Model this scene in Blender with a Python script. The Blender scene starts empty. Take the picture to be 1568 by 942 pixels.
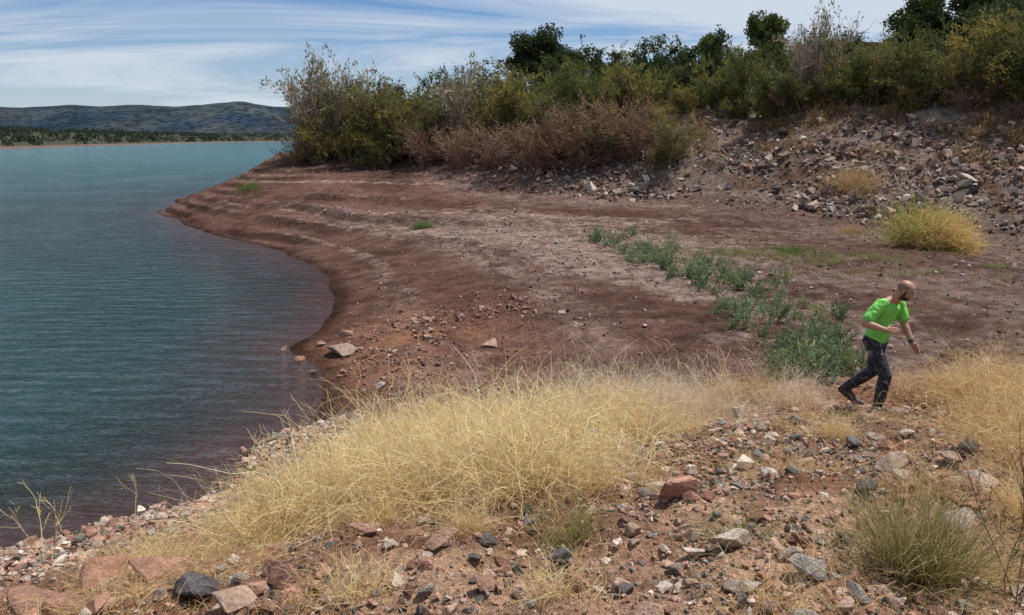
import bpy, bmesh, math, numpy as np
from mathutils import Vector, Matrix
rng=np.random.default_rng(7)
sc=bpy.context.scene
d=math.radians
# ---------- noise ----------
def _h(ix,iy,s):
    n=(ix.astype(np.int64)*374761393+iy.astype(np.int64)*668265263+s*1442695041)&0xffffffff
    n=((n^(n>>13))*1274126177)&0xffffffff
    n=n^(n>>16)
    return (n&0xffff)/32767.5-1.0
def vn(x,y,s=0):
    ix=np.floor(x);iy=np.floor(y);fx=x-ix;fy=y-iy
    fx=fx*fx*(3-2*fx);fy=fy*fy*(3-2*fy)
    a=_h(ix,iy,s);b=_h(ix+1,iy,s);c=_h(ix,iy+1,s);e=_h(ix+1,iy+1,s)
    return (a*(1-fx)+b*fx)*(1-fy)+(c*(1-fx)+e*fx)*fy
def fbm(x,y,o=4,s=0):
    r=0;a=.5
    for i in range(o):
        r=r+a*vn(x,y,s+i*17);x=x*2.03+13.7;y=y*2.03-7.1;a*=.5
    return r
def ss(a,b,x):
    t=np.clip((x-a)/(b-a),0,1);return t*t*(3-2*t)
# ---------- terrain ----------
CP=np.array([
(-6.28,8.93,0),(-5.16,9.77,0),(-3.92,10.9,0),(-4.16,12.27,0),(-3.66,13.48,0),(-3.8,15.36,0),(-4.39,17.24,0),(-5.4,18.8,0),(-5.25,19.95,0),(-5.27,21.8,0),(-6.24,26.85,0),(-7.84,31.1,0),(-10.44,35.7,0),(-13.37,39.2,0),(-17.9,45,0),(-21.3,50.7,0),(-25.2,60.7,0),(-28.5,75.5,0),(-28,90,0),(-26,110,0),(-9,6.5,0),(-14,3,0),(-22,-3,0),
(-10,12,-1.5),(-9,16,-1.3),(-9,20,-1.2),(-10,26,-1.3),(-14,31,-1.2),(-20,38,-1.3),(-27,45,-1.5),(-32,55,-1.6),(-34,66,-1.6),(-20,25,-4),(-35,30,-5),(-60,60,-6),(-40,90,-3),(-30,0,-4),(-50,20,-6),(-40,160,-5),(-60,-20,-5),(-15,14,-3),
(0,0,3.4),(0,3,2.95),(0,5,2.5),(0,7,1.9),(0,9,1.35),(0,11,.8),(0,13,.4),(0,15,.35),(5,10,1.5),(8,8,2.0),(4,6,2.4),(3,3,3.0),(8,4,2.9),(7,12,1.2),(5,13,.9),(10,13,1.1),(12,10,1.8),(15,6,2.6),
(-3,8,.9),(-2,6,1.7),(-4,5,1.6),(-1.5,9,1.0),(-2,11,.5),(-5,7,.75),(-6,3,2),(-2.5,3,2.6),(-10,0,1.8),(-5,-3,3.2),(0,-10,4),(15,-5,4),(-15,-10,3),(-2.5,13.5,.3),(-3,16,.2),(-1,14.5,.35),
(0,20,.6),(0,27,.8),(5,18,.75),(8,22,.95),(5,30,1.1),(12,20,1.0),(14,28,1.2),(18,18,1.1),(-3,22,.35),(-3,30,.6),(-5,36,.85),(0,38,1.3),(-8,44,1.3),(-14,44,.6),(-16,50,1.3),(-18,56,2.2),(-20.5,58,1.9),(-12,52,2.0),(-4,50,1.9),(5,40,1.5),(-23,62,1.2),(-21,66,2.6),
(-19.5,62,2.9),(-7.9,59.7,2.8),(.64,49.4,2.0),(8,45.4,1.8),(16,38,1.4),(22,34.3,1.2),(30,28,1.3),(45,20,1.6),
(-17,68,3.8),(-6,65,5),(2,57,5.4),(9.7,55,6),(19,49,6.3),(29,44,6.6),(35,38,6.8),(50,30,7),(10,65,7.2),(21,55,7.2),(30,60,8.2),(0,70,6.6),(-10,78,5),(-22,80,2.8),(-24,95,1),(-10,95,5),(20,90,9),(45,70,9.5),(60,50,9),(0,130,7),(60,120,11),(100,60,10),(-20,120,0),(150,0,10),(150,200,11),(0,200,6)],float)
C2=1.2
def _phi(d2): return -np.sqrt(d2+C2)
n=len(CP)
D=((CP[:,None,:2]-CP[None,:,:2])**2).sum(-1)
A=np.zeros((n+3,n+3));A[:n,:n]=_phi(D);A[:n,n]=1;A[:n,n+1:]=CP[:,:2];A[n,:n]=1;A[n+1:,:n]=CP[:,:2].T
W=np.linalg.solve(A,np.r_[CP[:,2],0,0,0])
def base(x,y):
    r=W[n]+W[n+1]*x+W[n+2]*y
    for i in range(n): r=r+W[i]*_phi((x-CP[i,0])**2+(y-CP[i,1])**2)
    return np.clip(r,-6,13)
FX=[-40,-30,-24,-19.5,-7.9,.64,8,16,22,30,45,100];FY=[130,100,72,62,59.7,49.4,45.4,38,34.3,28,20,0]
def masks(x,y):
    sb=(y-np.interp(x,FX,FY))*.8
    return ss(14.2,11.5,y-.05*x),ss(-1,1,sb),sb
def stair(f):
    k=np.floor(f);return k+ss(.5,.95,f-k)
def height(x,y,full=False):
    x=np.asarray(x,float);y=np.asarray(y,float)
    b=base(x,y);near,bank,sb=masks(x,y)
    land=ss(0.02,.35,b)
    beach=(1-near)*(1-bank)
    z=b+.05*fbm(x*.5,y*.5,3,1)*ss(-.3,.1,b)
    cl=ss(.0,.35,fbm(x*.35,y*.35,3,9))
    z=z+beach*land*(.06*fbm(x*1.1,y*1.1,4,5)+.10*cl*fbm(x*3,y*3,3,11)+.06*(.35+cl)*fbm(x*7,y*7,3,12))
    tm=beach*ss(26,40,y-.2*x)*ss(0,.15,b)*ss(10,-8,x)
    # wave-cut steps: a coarse and a finer set, broken up along their length
    z1=z+.30*fbm(x*.12,y*.12,4,21);s1=.42;s2=.17
    am=ss(-.45,.35,fbm(x*.25,y*.25,3,22));am2=ss(-.3,.4,fbm(x*.5+7,y*.5,3,23))
    z=z+tm*(s1*(stair(z1/s1)-z1/s1)*.68*am+s2*(stair(z1/s2)-z1/s2)*.6*am2)
    z=z+near*land*(.26*fbm(x*.8,y*.8,4,31)+.09*fbm(x*4,y*4,3,33))
    z=z+bank*(.9*fbm(x*.22,y*.22,4,41)+.45*np.abs(fbm(x*1.2,y*1.2,3,43)))*ss(-1,4,sb)*ss(-.2,1,b)
    if full: return z,b,near,bank,sb,tm*am,z1/s1
    return z
def gz(x,y): return float(height(np.array([x]),np.array([y]))[0])
# ---------- mesh helpers ----------
def mk(name,v,f,mats=(),smooth=False,cols=None,mi=None,parent=None):
    me=bpy.data.meshes.new(name)
    v=np.asarray(v,np.float32);f=np.asarray(f,np.int32)
    k=f.shape[1]
    me.vertices.add(len(v));me.vertices.foreach_set('co',v.ravel())
    me.loops.add(f.size);me.loops.foreach_set('vertex_index',f.ravel())
    me.polygons.add(len(f));me.polygons.foreach_set('loop_start',np.arange(0,f.size,k,dtype=np.int32))
    me.polygons.foreach_set('loop_total',np.full(len(f),k,np.int32))
    me.polygons.foreach_set('use_smooth',np.full(len(f),smooth))
    if mi is not None: me.polygons.foreach_set('material_index',np.asarray(mi,np.int32))
    me.update(calc_edges=True)
    if cols is not None:
        ca=me.color_attributes.new('Col','FLOAT_COLOR','POINT')
        c=np.ones((len(v),4),np.float32);c[:,:3]=cols;ca.data.foreach_set('color',c.ravel())
    for m in mats: me.materials.append(m)
    ob=bpy.data.objects.new(name,me);bpy.context.scene.collection.objects.link(ob)
    if parent: ob.parent=parent
    return ob
def polar(cx,cy,ang,rad):
    a,r=np.meshgrid(ang,rad)
    x=cx+r*np.sin(a);y=cy+r*np.cos(a)
    na=len(ang);nr=len(rad)
    i=np.arange(nr-1)[:,None]*na+np.arange(na-1)[None,:]
    i=i.ravel();f=np.stack([i,i+1,i+na+1,i+na],1)[:,::-1]
    return x.ravel(),y.ravel(),f
# ---------- node helpers ----------
def newmat(name):
    m=bpy.data.materials.new(name);m.use_nodes=True
    nt=m.node_tree;return m,nt,nt.nodes['Principled BSDF']
def newdiff(name):
    m=bpy.data.materials.new(name);m.use_nodes=True;nt=m.node_tree
    nt.nodes.remove(nt.nodes['Principled BSDF']);o=nt.nodes.new('ShaderNodeBsdfDiffuse')
    nt.links.new(o.outputs[0],nt.nodes['Material Output'].inputs[0]);return m,nt,o
def N(nt,t,**k):
    o=nt.nodes.new(t)
    for a,b in k.items(): setattr(o,a,b)
    return o
def noise(nt,vec,scale,detail=4,rough=.6,dist=0):
    o=N(nt,'ShaderNodeTexNoise');o.inputs['Scale'].default_value=scale;o.inputs['Detail'].default_value=detail
    o.inputs['Roughness'].default_value=rough;o.inputs['Distortion'].default_value=dist
    if vec: nt.links.new(vec,o.inputs['Vector'])
    return o.outputs['Fac']
def ramp(nt,fac,stops):
    o=N(nt,'ShaderNodeValToRGB');e=o.color_ramp.elements
    while len(e)<len(stops): e.new(.5)
    for i,(p,c) in enumerate(stops):
        e[i].position=p;e[i].color=(c if len(c)==4 else (*c,1)) if not isinstance(c,(int,float)) else (c,c,c,1)
    nt.links.new(fac,o.inputs[0]);return o.outputs[0]
def mixc(nt,a,b,fac,mode='MIX'):
    o=N(nt,'ShaderNodeMix',data_type='RGBA',blend_type=mode)
    for s,v in ((o.inputs[6],a),(o.inputs[7],b),(o.inputs[0],fac)):
        if hasattr(v,'is_output'): nt.links.new(v,s)
        else: s.default_value=(*v,1) if isinstance(v,tuple) and len(v)==3 else v
    return o.outputs[2]
def math_(nt,op,a,b=0.):
    o=N(nt,'ShaderNodeMath',operation=op)
    for s,v in ((o.inputs[0],a),(o.inputs[1],b)):
        if hasattr(v,'is_output'): nt.links.new(v,s)
        else: s.default_value=v
    return o.outputs[0]
def bump(nt,h,strength,dist,bs):
    o=N(nt,'ShaderNodeBump');o.inputs['Strength'].default_value=strength;o.inputs['Distance'].default_value=dist
    nt.links.new(h,o.inputs['Height']);nt.links.new(o.outputs[0],bs.inputs['Normal']);return o
def attr(nt,name='Col'):
    o=N(nt,'ShaderNodeAttribute',attribute_name=name);return o.outputs['Color']
def objco(nt): return N(nt,'ShaderNodeTexCoord').outputs['Object']
def L3(a,c,t): return np.asarray(a)*(1-t[:,None])+np.asarray(c)*t[:,None]

# ---------- ground ----------
ang=np.r_[np.linspace(d(-180),d(-44),50)[:-1],np.linspace(d(-44),d(44),720),np.linspace(d(44),d(180),50)[1:]]
rad=np.r_[.3,1,1.8,2.4,np.geomspace(3,30,400),np.geomspace(30,75,340)[1:],np.geomspace(75,700,50)[1:]]
x,y,f=polar(0,-1,ang,rad)
z,b,near,bank,sb,tm,zz=height(x,y,True)
n1=ss(-.35,.35,fbm(x*.25,y*.25,5,61));n2=ss(-.3,.4,fbm(x*1.3,y*1.3,4,62));n3=ss(-.4,.4,fbm(x*6,y*6,2,63))
col=L3((.092,.048,.038),(.148,.082,.063),n1)
col=L3(col,(.195,.112,.088),n2*.4)
con=fbm(b*5.5+.25*fbm(x*.3,y*.3,3,64),x*.05,3,65)
st=ss(.14,.4,con+.35*fbm(x*2.5,y*2.5,3,66))*ss(.15,.5,b)
col=L3(col,(.40,.30,.25),st*(.28+.45*n3))
tg=np.exp(-((x-np.interp(y,[16,19,24,30,36,44],[2.2,1.7,.6,-1.5,-4.5,-10]))/np.interp(y,[16,24,40],[.6,.8,1.5]))**2)*ss(15,17.5,y)*ss(48,38,y)
col=L3(col,(.40,.29,.24),tg*(.15+.55*n3)*(.4+.6*n2))
fb_=np.exp(-((sb+2.6)/2.0)**2)*ss(-10,0,x)
col=L3(col,(.36,.28,.235),fb_*(.2+.5*n3)*(.4+.6*n2))
om=np.exp(-(((x+2.6)/2.4)**2+((y-18.5)/3.5)**2))
col=L3(col,(.32,.16,.095),np.clip(om*(.4+.7*n2),0,1))
col=L3(col,(.090,.053,.043),ss(3,14,x)*.5)
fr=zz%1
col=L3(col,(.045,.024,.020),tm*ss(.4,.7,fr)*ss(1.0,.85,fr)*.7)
nearc=L3((.26,.13,.08),(.42,.265,.17),n2);nearc=L3(nearc,(.16,.085,.06),(1-n1)*.45)
col=L3(col,nearc,near)
bankc=L3((.20,.15,.12),(.13,.08,.055),ss(.2,.8,n1*.5+n2*.5))
bankc=L3(bankc,(.19,.115,.075),ss(4,-10,x)*.7)
plat=L3((.27,.165,.10),(.18,.12,.065),n2)
bankc=L3(bankc,plat,ss(9,12.5,sb))
col=L3(col,bankc,bank)
pth=np.exp(-((sb-12.5-1.0*np.sin(x*.2))/1.6)**2)*ss(5,10,x)
col=L3(col,(.50,.42,.34),pth*.9)
wet=ss(.16,.02,b+.05*fbm(x*1.5,y*1.5,3,70))
col=col*(1-.55*wet[:,None])
m,nt,bs=newdiff('ground_soil')
oc=objco(nt);c=attr(nt)
f1=noise(nt,oc,1.6,6,.65);f2=noise(nt,oc,12,5,.75);f3=noise(nt,oc,70,3,.6)
c=mixc(nt,c,ramp(nt,f1,[(.3,.6),(.7,1.4)]),1.0,'MULTIPLY')
c=mixc(nt,c,ramp(nt,f2,[(.3,.45),(.7,1.6)]),1.0,'MULTIPLY')
c=mixc(nt,c,ramp(nt,f3,[(.3,.65),(.72,1.4)]),1.0,'MULTIPLY')
vo=N(nt,'ShaderNodeTexVoronoi');vo.inputs['Scale'].default_value=11;nt.links.new(oc,vo.inputs['Vector'])
sp=ramp(nt,vo.outputs['Distance'],[(.14,1.0),(.26,0.0)])
spm=math_(nt,'MULTIPLY',sp,ramp(nt,noise(nt,oc,.9,4,.7),[(.47,0.),(.64,.75)]))
c=mixc(nt,c,mixc(nt,(.34,.235,.19),vo.outputs['Color'],.2),spm)
nt.links.new(c,bs.inputs['Color'])
hh=math_(nt,'ADD',math_(nt,'MULTIPLY',f2,.12),math_(nt,'MULTIPLY',f3,.022));hh=math_(nt,'ADD',hh,math_(nt,'MULTIPLY',spm,.04))
bump(nt,hh,1.0,1.0,bs)
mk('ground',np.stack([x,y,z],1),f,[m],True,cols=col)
# ---------- water ----------
x,y,f=polar(0,-1,np.r_[np.linspace(d(-180),d(-50),30)[:-1],np.linspace(d(-50),d(10),260),np.linspace(d(10),d(180),40)[1:]],np.r_[2,np.geomspace(5,90,260),np.geomspace(90,6000,50)[1:]])
dep=-base(x,y)+.2*fbm(x*.4,y*.4,3,80)
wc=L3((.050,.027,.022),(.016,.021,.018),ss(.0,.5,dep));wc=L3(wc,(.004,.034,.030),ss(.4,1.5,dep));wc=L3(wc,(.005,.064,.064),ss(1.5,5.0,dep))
wc=L3(wc,(.030,.15,.165),ss(30,260,y))  # sky reflection on far water painted in: base colour brightens with distance
m,nt,bs=newmat('water_surface')
nt.links.new(attr(nt),bs.inputs['Base Color']);bs.inputs['Roughness'].default_value=.07;bs.inputs['IOR'].default_value=1.33
oc=objco(nt)
mp=N(nt,'ShaderNodeMapping');nt.links.new(oc,mp.inputs[0]);mp.inputs['Scale'].default_value=(.5,1.7,1);mp.inputs['Rotation'].default_value=(0,0,d(12))
w1=noise(nt,mp.outputs[0],1.5,4,.6,.8);w2=noise(nt,mp.outputs[0],6,2,.5);w3=noise(nt,oc,.10,3,.5)
hh=math_(nt,'ADD',math_(nt,'MULTIPLY',w1,.22),math_(nt,'MULTIPLY',w2,.036))
hh=math_(nt,'MULTIPLY',hh,ramp(nt,w3,[(.3,.5),(.6,1.)]))
bump(nt,hh,1.0,1.0,bs)
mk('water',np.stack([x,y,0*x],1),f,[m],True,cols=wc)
# ---------- far shore and hills ----------
farm,nt,bs=newdiff('far_land');nt.links.new(attr(nt),bs.inputs['Color'])
sx=np.array([-1500,-700,-420,-245,-290,-345,-370,-330,-150,300,1500.]);sy=np.array([330,345,350,382,560,850,1150,1350,1450,1500,1500.])
s=np.r_[0,np.cumsum(np.hypot(np.diff(sx),np.diff(sy)))];q=np.linspace(0,s[-1],700)
px=np.interp(q,s,sx)+10*fbm(q*.01,q*0,4,90);py=np.interp(q,s,sy)+10*fbm(q*.01,q*0+5,4,91)
offs=np.array([-6,0,1.5,4,10,25,50,90,150,220.]);hz=np.array([-2,-.05,.8,1.2,2.6,5,7,9,11,12])
bx=-.75;by=.66
X=px[None]+offs[:,None]*bx;Y=py[None]+offs[:,None]*by;Z=hz[:,None]+0*X+ (offs[:,None]>8)*1.2*fbm(X*.02,Y*.02,4,92)
i=(np.arange(len(offs)-1)[:,None]*700+np.arange(699)[None]).ravel();f=np.stack([i,i+1,i+701,i+700],1)
cc=np.where((offs<3)[:,None,None],np.array((.15,.095,.08)),np.array((.06,.062,.042)))*np.ones((len(offs),700,1))
mk('far_shore',np.stack([X.ravel(),Y.ravel(),Z.ravel()],1),f,[farm],True,cols=(cc.reshape(-1,3)))
gx=np.linspace(-2600,1800,420);gy=np.linspace(1500,3400,130)
X,Y=np.meshgrid(gx,gy)
env=ss(1450,2050,Y)*(1-.25*ss(2600,3400,Y))
prof=np.interp(X/np.maximum(Y,1),[-1.2,-.645,-.6,-.54,-.5,-.45,-.40,-.34,-.3,-.1,.5],[84,88,84,90,87,95,90,94,88,64,50])
Z=prof*(Y/2100)*env*(.92+.10*fbm(X*.0035,Y*.0035,5,95))+30*env*(fbm(X*.006,Y*.002,5,96))*ss(2600,1700,Y)-1
Z=np.where(Y<1520,-2,Z)
i=(np.arange(129)[:,None]*420+np.arange(419)[None]).ravel();f=np.stack([i,i+1,i+421,i+420],1)
xx=X.ravel();yy=Y.ravel()
hc=L3((.022,.034,.050),(.040,.050,.054),ss(-.3,.3,fbm(xx*.01,yy*.01,5,97)))  # scrub tones with bluish distance haze painted into the base colour
m,nt,bs=newdiff('hazy_hill_scrub');c=attr(nt);oc=objco(nt)
vo=N(nt,'ShaderNodeTexVoronoi');vo.inputs['Scale'].default_value=.06;nt.links.new(oc,vo.inputs['Vector'])
c=mixc(nt,c,ramp(nt,vo.outputs['Distance'],[(.25,.55),(.6,1.3)]),1.,'MULTIPLY')
c=mixc(nt,c,ramp(nt,noise(nt,oc,.012,6,.7),[(.35,.7),(.65,1.25)]),1.,'MULTIPLY')
nt.links.new(c,bs.inputs['Color'])
mk('hills',np.stack([xx,yy,Z.ravel()],1),f,[m],True,cols=hc)

# ---------- foliage / branch kit ----------
def leafmat(name,trans):
    m,nt,bs=newdiff(name);c=attr(nt)
    nt.links.new(c,bs.inputs['Color'])
    t=N(nt,'ShaderNodeBsdfTranslucent');nt.links.new(c,t.inputs[0])
    mx=N(nt,'ShaderNodeMixShader');mx.inputs[0].default_value=trans
    nt.links.new(bs.outputs[0],mx.inputs[1]);nt.links.new(t.outputs[0],mx.inputs[2])
    nt.links.new(mx.outputs[0],nt.nodes['Material Output'].inputs[0]);return m
LEAF=leafmat('leaves',.3);STRAW=leafmat('dry_grass_blades',.4)
BARK,nt,bs=newdiff('bark');nt.links.new(attr(nt),bs.inputs['Color'])
def nrm(a): return a/np.maximum(np.linalg.norm(a,axis=-1,keepdims=True),1e-6)
def grow(p,dr,ln,ns,wob,up,r):
    P=[p];dd=nrm(dr);D=[dd]
    for k in range(ns):
        dd=nrm(dd+r.normal(0,wob,dd.shape)+np.array([0,0,up]))
        p=p+dd*(ln/ns)[:,None];P.append(p);D.append(dd)
    return np.stack(P,1),np.stack(D,1)
def kids(P,D,per,lo,hi,spread,r):
    n_,k=P.shape[:2];idx=np.repeat(np.arange(n_),per)
    t=r.uniform(lo,hi,len(idx))*(k-1);i0=np.minimum(t.astype(int),k-2);fr=(t-i0)[:,None]
    p=P[idx,i0]*(1-fr)+P[idx,i0+1]*fr
    return p,nrm(D[idx,i0+1]+r.normal(0,spread,(len(idx),3))),idx
def tubes(P,r0,r1):
    n_,k=P.shape[:2];T=np.linspace(0,1,k)
    dr=nrm(P[:,-1]-P[:,0]);a=nrm(np.cross(dr,np.array([.31,.77,.55])));bb=np.cross(dr,a)
    V=[]
    for j in range(3):
        th=j*2.0944
        V.append(P+(a*math.cos(th)+bb*math.sin(th))[:,None,:]*(r0[:,None]*(1-T)+r1[:,None]*T)[...,None])
    V=np.stack(V,2).reshape(-1,3);bs_=np.arange(n_)[:,None]*k*3+np.arange(k-1)[None]*3
    F=[]
    for j in range(3):
        j2=(j+1)%3;F.append(np.stack([bs_+j,bs_+j2,bs_+3+j2,bs_+3+j],-1).reshape(-1,4))
    return V,np.concatenate(F)
def quads(p,dr,L,w,r):
    s=nrm(np.cross(dr,r.normal(size=p.shape)))
    V=np.stack([p,p+dr*(L*.5)[:,None]+s*w[:,None]*.5,p+dr*L[:,None],p+dr*(L*.5)[:,None]-s*w[:,None]*.5],1)
    return V.reshape(-1,3),np.arange(len(p)*4).reshape(-1,4)
def assemble(name,parts):
    V=[];F=[];C=[];M=[];o=0
    for v,f_,c_,mi_ in parts:
        V.append(v);F.append(f_+o);o+=len(v);C.append(np.broadcast_to(np.asarray(c_,float),(len(v),3)) if np.ndim(c_)<2 else c_);M.append(np.full(len(f_),mi_))
    ob=mk(name,np.concatenate(V),np.concatenate(F),[BARK,LEAF],False,np.concatenate(C),np.concatenate(M))
    return ob
def shrubmesh(seed,leafn,pal,bark,H=5,fan=.6,stems=18,ls=.26,lw=.07,dd_=.4):
    r=np.random.default_rng(seed)
    p=np.c_[r.normal(0,.4,(stems,2)),np.zeros(stems)-.1]
    a=r.uniform(0,6.28,stems);t=r.uniform(.05,fan,stems)*1.4
    dr=np.c_[np.cos(a)*np.sin(t),np.sin(a)*np.sin(t),np.cos(t)]
    P0,D0=grow(p,dr,r.uniform(.45,1.0,stems)*H*.88,5,.12,.02,r)
    p,dr,_=kids(P0,D0,8,.05,1,.42,r);P1,D1=grow(p,dr,r.uniform(.15,.34,len(p))*H,4,.13,.06,r)
    p,dr,_=kids(P1,D1,5,.1,1,.45,r);P2,D2=grow(p,dr,r.uniform(.06,.17,len(p))*H,3,.15,.06,r)
    parts=[]
    for P,r0,r1 in ((P0,.045,.015),(P1,.018,.010),(P2,.013,.008)):
        v,f_=tubes(P,np.full(len(P),r0),np.full(len(P),r1));parts.append((v,f_,np.array(bark)*r.uniform(.8,1.2),0))
    idx=r.integers(0,len(P2),leafn);k=r.integers(1,4,leafn)
    dead=vn(P2[:,0,0]*1.2,P2[:,0,2]*1.2+P2[:,0,1],seed)>dd_
    keep=~dead[idx]|(r.random(leafn)<.15);idx=idx[keep];k=k[keep]
    p=P2[idx,k]+r.normal(0,.08,(len(idx),3));dr=nrm(D2[idx,k]+r.normal(0,.45,(len(idx),3)))
    v,f_=quads(p,dr,r.uniform(.6,1.2,len(p))*ls,r.uniform(.6,1.3,len(p))*lw,r)
    cl=ss(-.4,.4,vn(p[:,0]*.9+seed,p[:,1]*.9+p[:,2]*.8,3)+r.normal(0,.2,len(p)))
    c_=np.asarray(pal[0])*(1-cl[:,None])+np.asarray(pal[1])*cl[:,None];c_=c_*r.uniform(.7,1.25,(len(p),1))
    parts.append((v,f_,np.repeat(c_,4,0),1))
    return assemble('tamarisk_shrub',parts)
def treemesh(seed,pal,H=8,Wd=3,leafn=14000,clumps=60,trunk=.3,ls=.22):
    r=np.random.default_rng(seed)
    P0,D0=grow(np.zeros((1,3))-[[0,0,.2]],np.array([[.05,.05,1.]]),np.array([H*.45]),5,.08,.05,r)
    p,dr,_=kids(P0,D0,10,.4,1,.6,r);P1,D1=grow(p,dr,r.uniform(.5,1,len(p))*Wd*.95,4,.16,.08,r)
    p,dr,_=kids(P1,D1,7,.2,1,.6,r);P2,D2=grow(p,dr,r.uniform(.2,.45,len(p))*Wd,3,.2,.05,r)
    parts=[]
    for P,r0,r1 in ((P0,trunk*.6,trunk*.4),(P1,.10,.04),(P2,.035,.012)):
        v,f_=tubes(P,np.full(len(P),r0),np.full(len(P),r1));parts.append((v,f_,np.array((.09,.07,.055)),0))
    cen=np.concatenate([P2[:,-1],P2[:,2],P1[:,-1]])
    ce=cen[r.choice(len(cen),min(clumps,len(cen)),replace=False)]
    j=r.integers(0,len(ce),leafn);sz=r.uniform(.35,.8,len(ce))*Wd/3
    g=r.normal(size=(leafn,3));g=g/np.linalg.norm(g,axis=1,keepdims=True)*r.uniform(.2,1.1,(leafn,1))**.5
    p=ce[j]+g*sz[j][:,None]*np.array([1.25,1.25,.85])
    v,f_=quads(p,nrm(r.normal(size=p.shape)),r.uniform(.6,1.3,leafn)*ls,r.uniform(.6,1.3,leafn)*ls*.6,r)
    cl=np.clip(r.random(len(ce))[j]*.7+.3*r.random(leafn),0,1)
    c_=np.asarray(pal[0])*(1-cl[:,None])+np.asarray(pal[1])*cl[:,None]
    parts.append((v,f_,np.repeat(c_,4,0),1))
    ob=assemble('tree',parts);ob['h']=float(max(p[:,2].max(),1));return ob
used={}
def place(proto,name,x,y,h,H,rot,w=1.0,sink=.1):
    k_=proto.data.name
    if k_ not in used: used[k_]=1;ob=proto;ob.name=name
    else: ob=bpy.data.objects.new(name,proto.data);sc.collection.objects.link(ob)
    s_=h/H;ob.scale=(s_*w,s_*w,s_);ob.rotation_euler=(0,0,rot);ob.location=(x,y,gz(x,y)-sink);return ob
OL=(.12,.135,.05);YE=(.38,.31,.085);DG=(.045,.066,.030);MG=(.095,.125,.042);BR=(.27,.19,.12);RB=(.25,.15,.10)
S1=[shrubmesh(1,6000,((.17,.165,.085),(.31,.27,.15)),(.42,.33,.27),dd_=.1,stems=22,fan=.5),
    shrubmesh(2,10500,(OL,YE),(.24,.18,.13),dd_=.35),
    shrubmesh(3,8500,((.16,.14,.065),(.21,.21,.07)),(.29,.20,.15),dd_=.25),
    shrubmesh(4,4200,(RB,BR),(.28,.175,.125),fan=.8,stems=26),
    shrubmesh(5,12000,(MG,(.22,.22,.065)),(.20,.14,.11),fan=.75),
    shrubmesh(6,12000,(DG,MG),(.12,.09,.07),fan=.75,ls=.24,lw=.11)]
for i,s_ in enumerate(S1): s_.name='proto%d'%i
T1=[treemesh(11,(DG,(.085,.105,.05)),clumps=80,leafn=16000),treemesh(12,((.030,.048,.020),(.070,.095,.035)),Wd=3.4,clumps=90,leafn=18000),treemesh(13,((.065,.09,.028),(.13,.165,.05)),Wd=2.4,clumps=60,leafn=10000)]
for i,s_ in enumerate(T1): s_.name='tproto%d'%i
SH=[(-15.2,63,8.0,0,.82),(-13.9,62.5,7.2,0,.8),(-14.4,61,3.6,1,1.),(-12.6,65,6.8,0,1.),(-12,61.5,4.4,1,1.2),(-10.6,63,6.4,2,1.),(-8.3,63,5,1,1.2),(-6.1,61,6.2,2,.9),(-3.6,60.5,6.8,0,.9),(-1.6,58,4.8,1,1.),(.8,57,4.8,1,1.),(3,56.5,4.8,4,1.),(5.3,56,5,4,1.),(7.6,55.5,4.2,1,1.),(10.2,59.5,3.4,4,1.),
(-9.5,60.5,3.4,1,1.2),(-5.9,58.3,3.5,3,1.1),(-3.4,55,3.4,3,1.2),(-.8,53,3.6,3,1.2),(1.9,51.3,4.1,3,1.1),(4.3,50.6,4.2,3,1.2),(6.8,51,4.2,3,1.1),(3.2,53.5,4.6,2,1.),(-16.2,61.3,2.3,3,1.2),
(14.6,54.5,4,4,1.),(16.3,51.5,4.2,4,.9),(18.4,50.5,6.0,0,.8),(17.3,50.5,2.4,3,1.2),(19.9,50,3.8,4,1.),(21.4,49.3,3.4,1,1.1),(22.8,48.4,4.8,2,.9),(24.2,47.5,4.6,4,1.),(25.8,46.6,4.8,1,1.),(27.6,44.8,5,4,1.),(29.5,43.,5.4,2,1.),(32,40,5.4,4,1.),(25.5,45.5,2.4,3,1.3),(29,45.5,5.4,1,1.),
(-8,68,5,5,1.2),(-3,67,5,4,1.2),(1,66,4.8,5,1.3),(4.5,68,4.8,4,1.2),(7.5,70,4.8,5,1.3),(10.5,71,5.4,5,1.3),(13.5,70,5.4,5,1.3),(16,71,5.6,5,1.2),(19,68,4.4,4,1.2),(22,67,4.6,5,1.2),(25,68,5,5,1.2),(28,66,4.4,4,1.2),(34,62,5,5,1.2),(31,60,3,1,1.2),(37,60,5.4,4,1.2),(40,58,5.8,5,1.2),(35,54,4.6,4,1.2),(32,50,4.6,4,1.2),(38,50,5.4,5,1.2),(43,54,6,5,1.3),(26,56,3.2,2,1.2),(29,53,3.4,1,1.1)]
r=np.random.default_rng(77)
for k_ in range(26):
    x_=r.uniform(-12.5,10);sb_=r.uniform(2.5,8);SH.append((x_,np.interp(x_,FX,FY)+sb_/.8,r.uniform(1.8,3.6),([1,2,4,1,3,4] if x_<-3 else [3,2,3,4,3,1])[k_%6],1.25))
for k_ in range(28):
    x_=r.uniform(11,34);sb_=r.uniform(10,14);SH.append((x_,np.interp(x_,FX,FY)+sb_/.8,r.uniform(1.1,2.4),[2,3,4,1,4][k_%5],1.3))
for i,(x_,y_,h_,k_,w_) in enumerate(SH): place(S1[k_],'tamarisk_shrub',x_,y_,h_,4.9,i*2.4,w_)
TR=[(3,79,8.6,0,1.0),(5.2,80,6.4,0,1.0),(19,76,5.8,2,.8),(23.4,79,7.4,2,.9),(36.5,73,8.4,1,1.1),(40.5,71,8,1,1.1),(43.4,70,10,1,1.1),(48,66,10,1,1.2),(30,78,5.,0,1.),(53,62,9.5,0,1.3),(45,60,8.5,1,1.2),(39,66,7.2,0,1.1),(36,64,5.6,1,1.1)]
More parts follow.
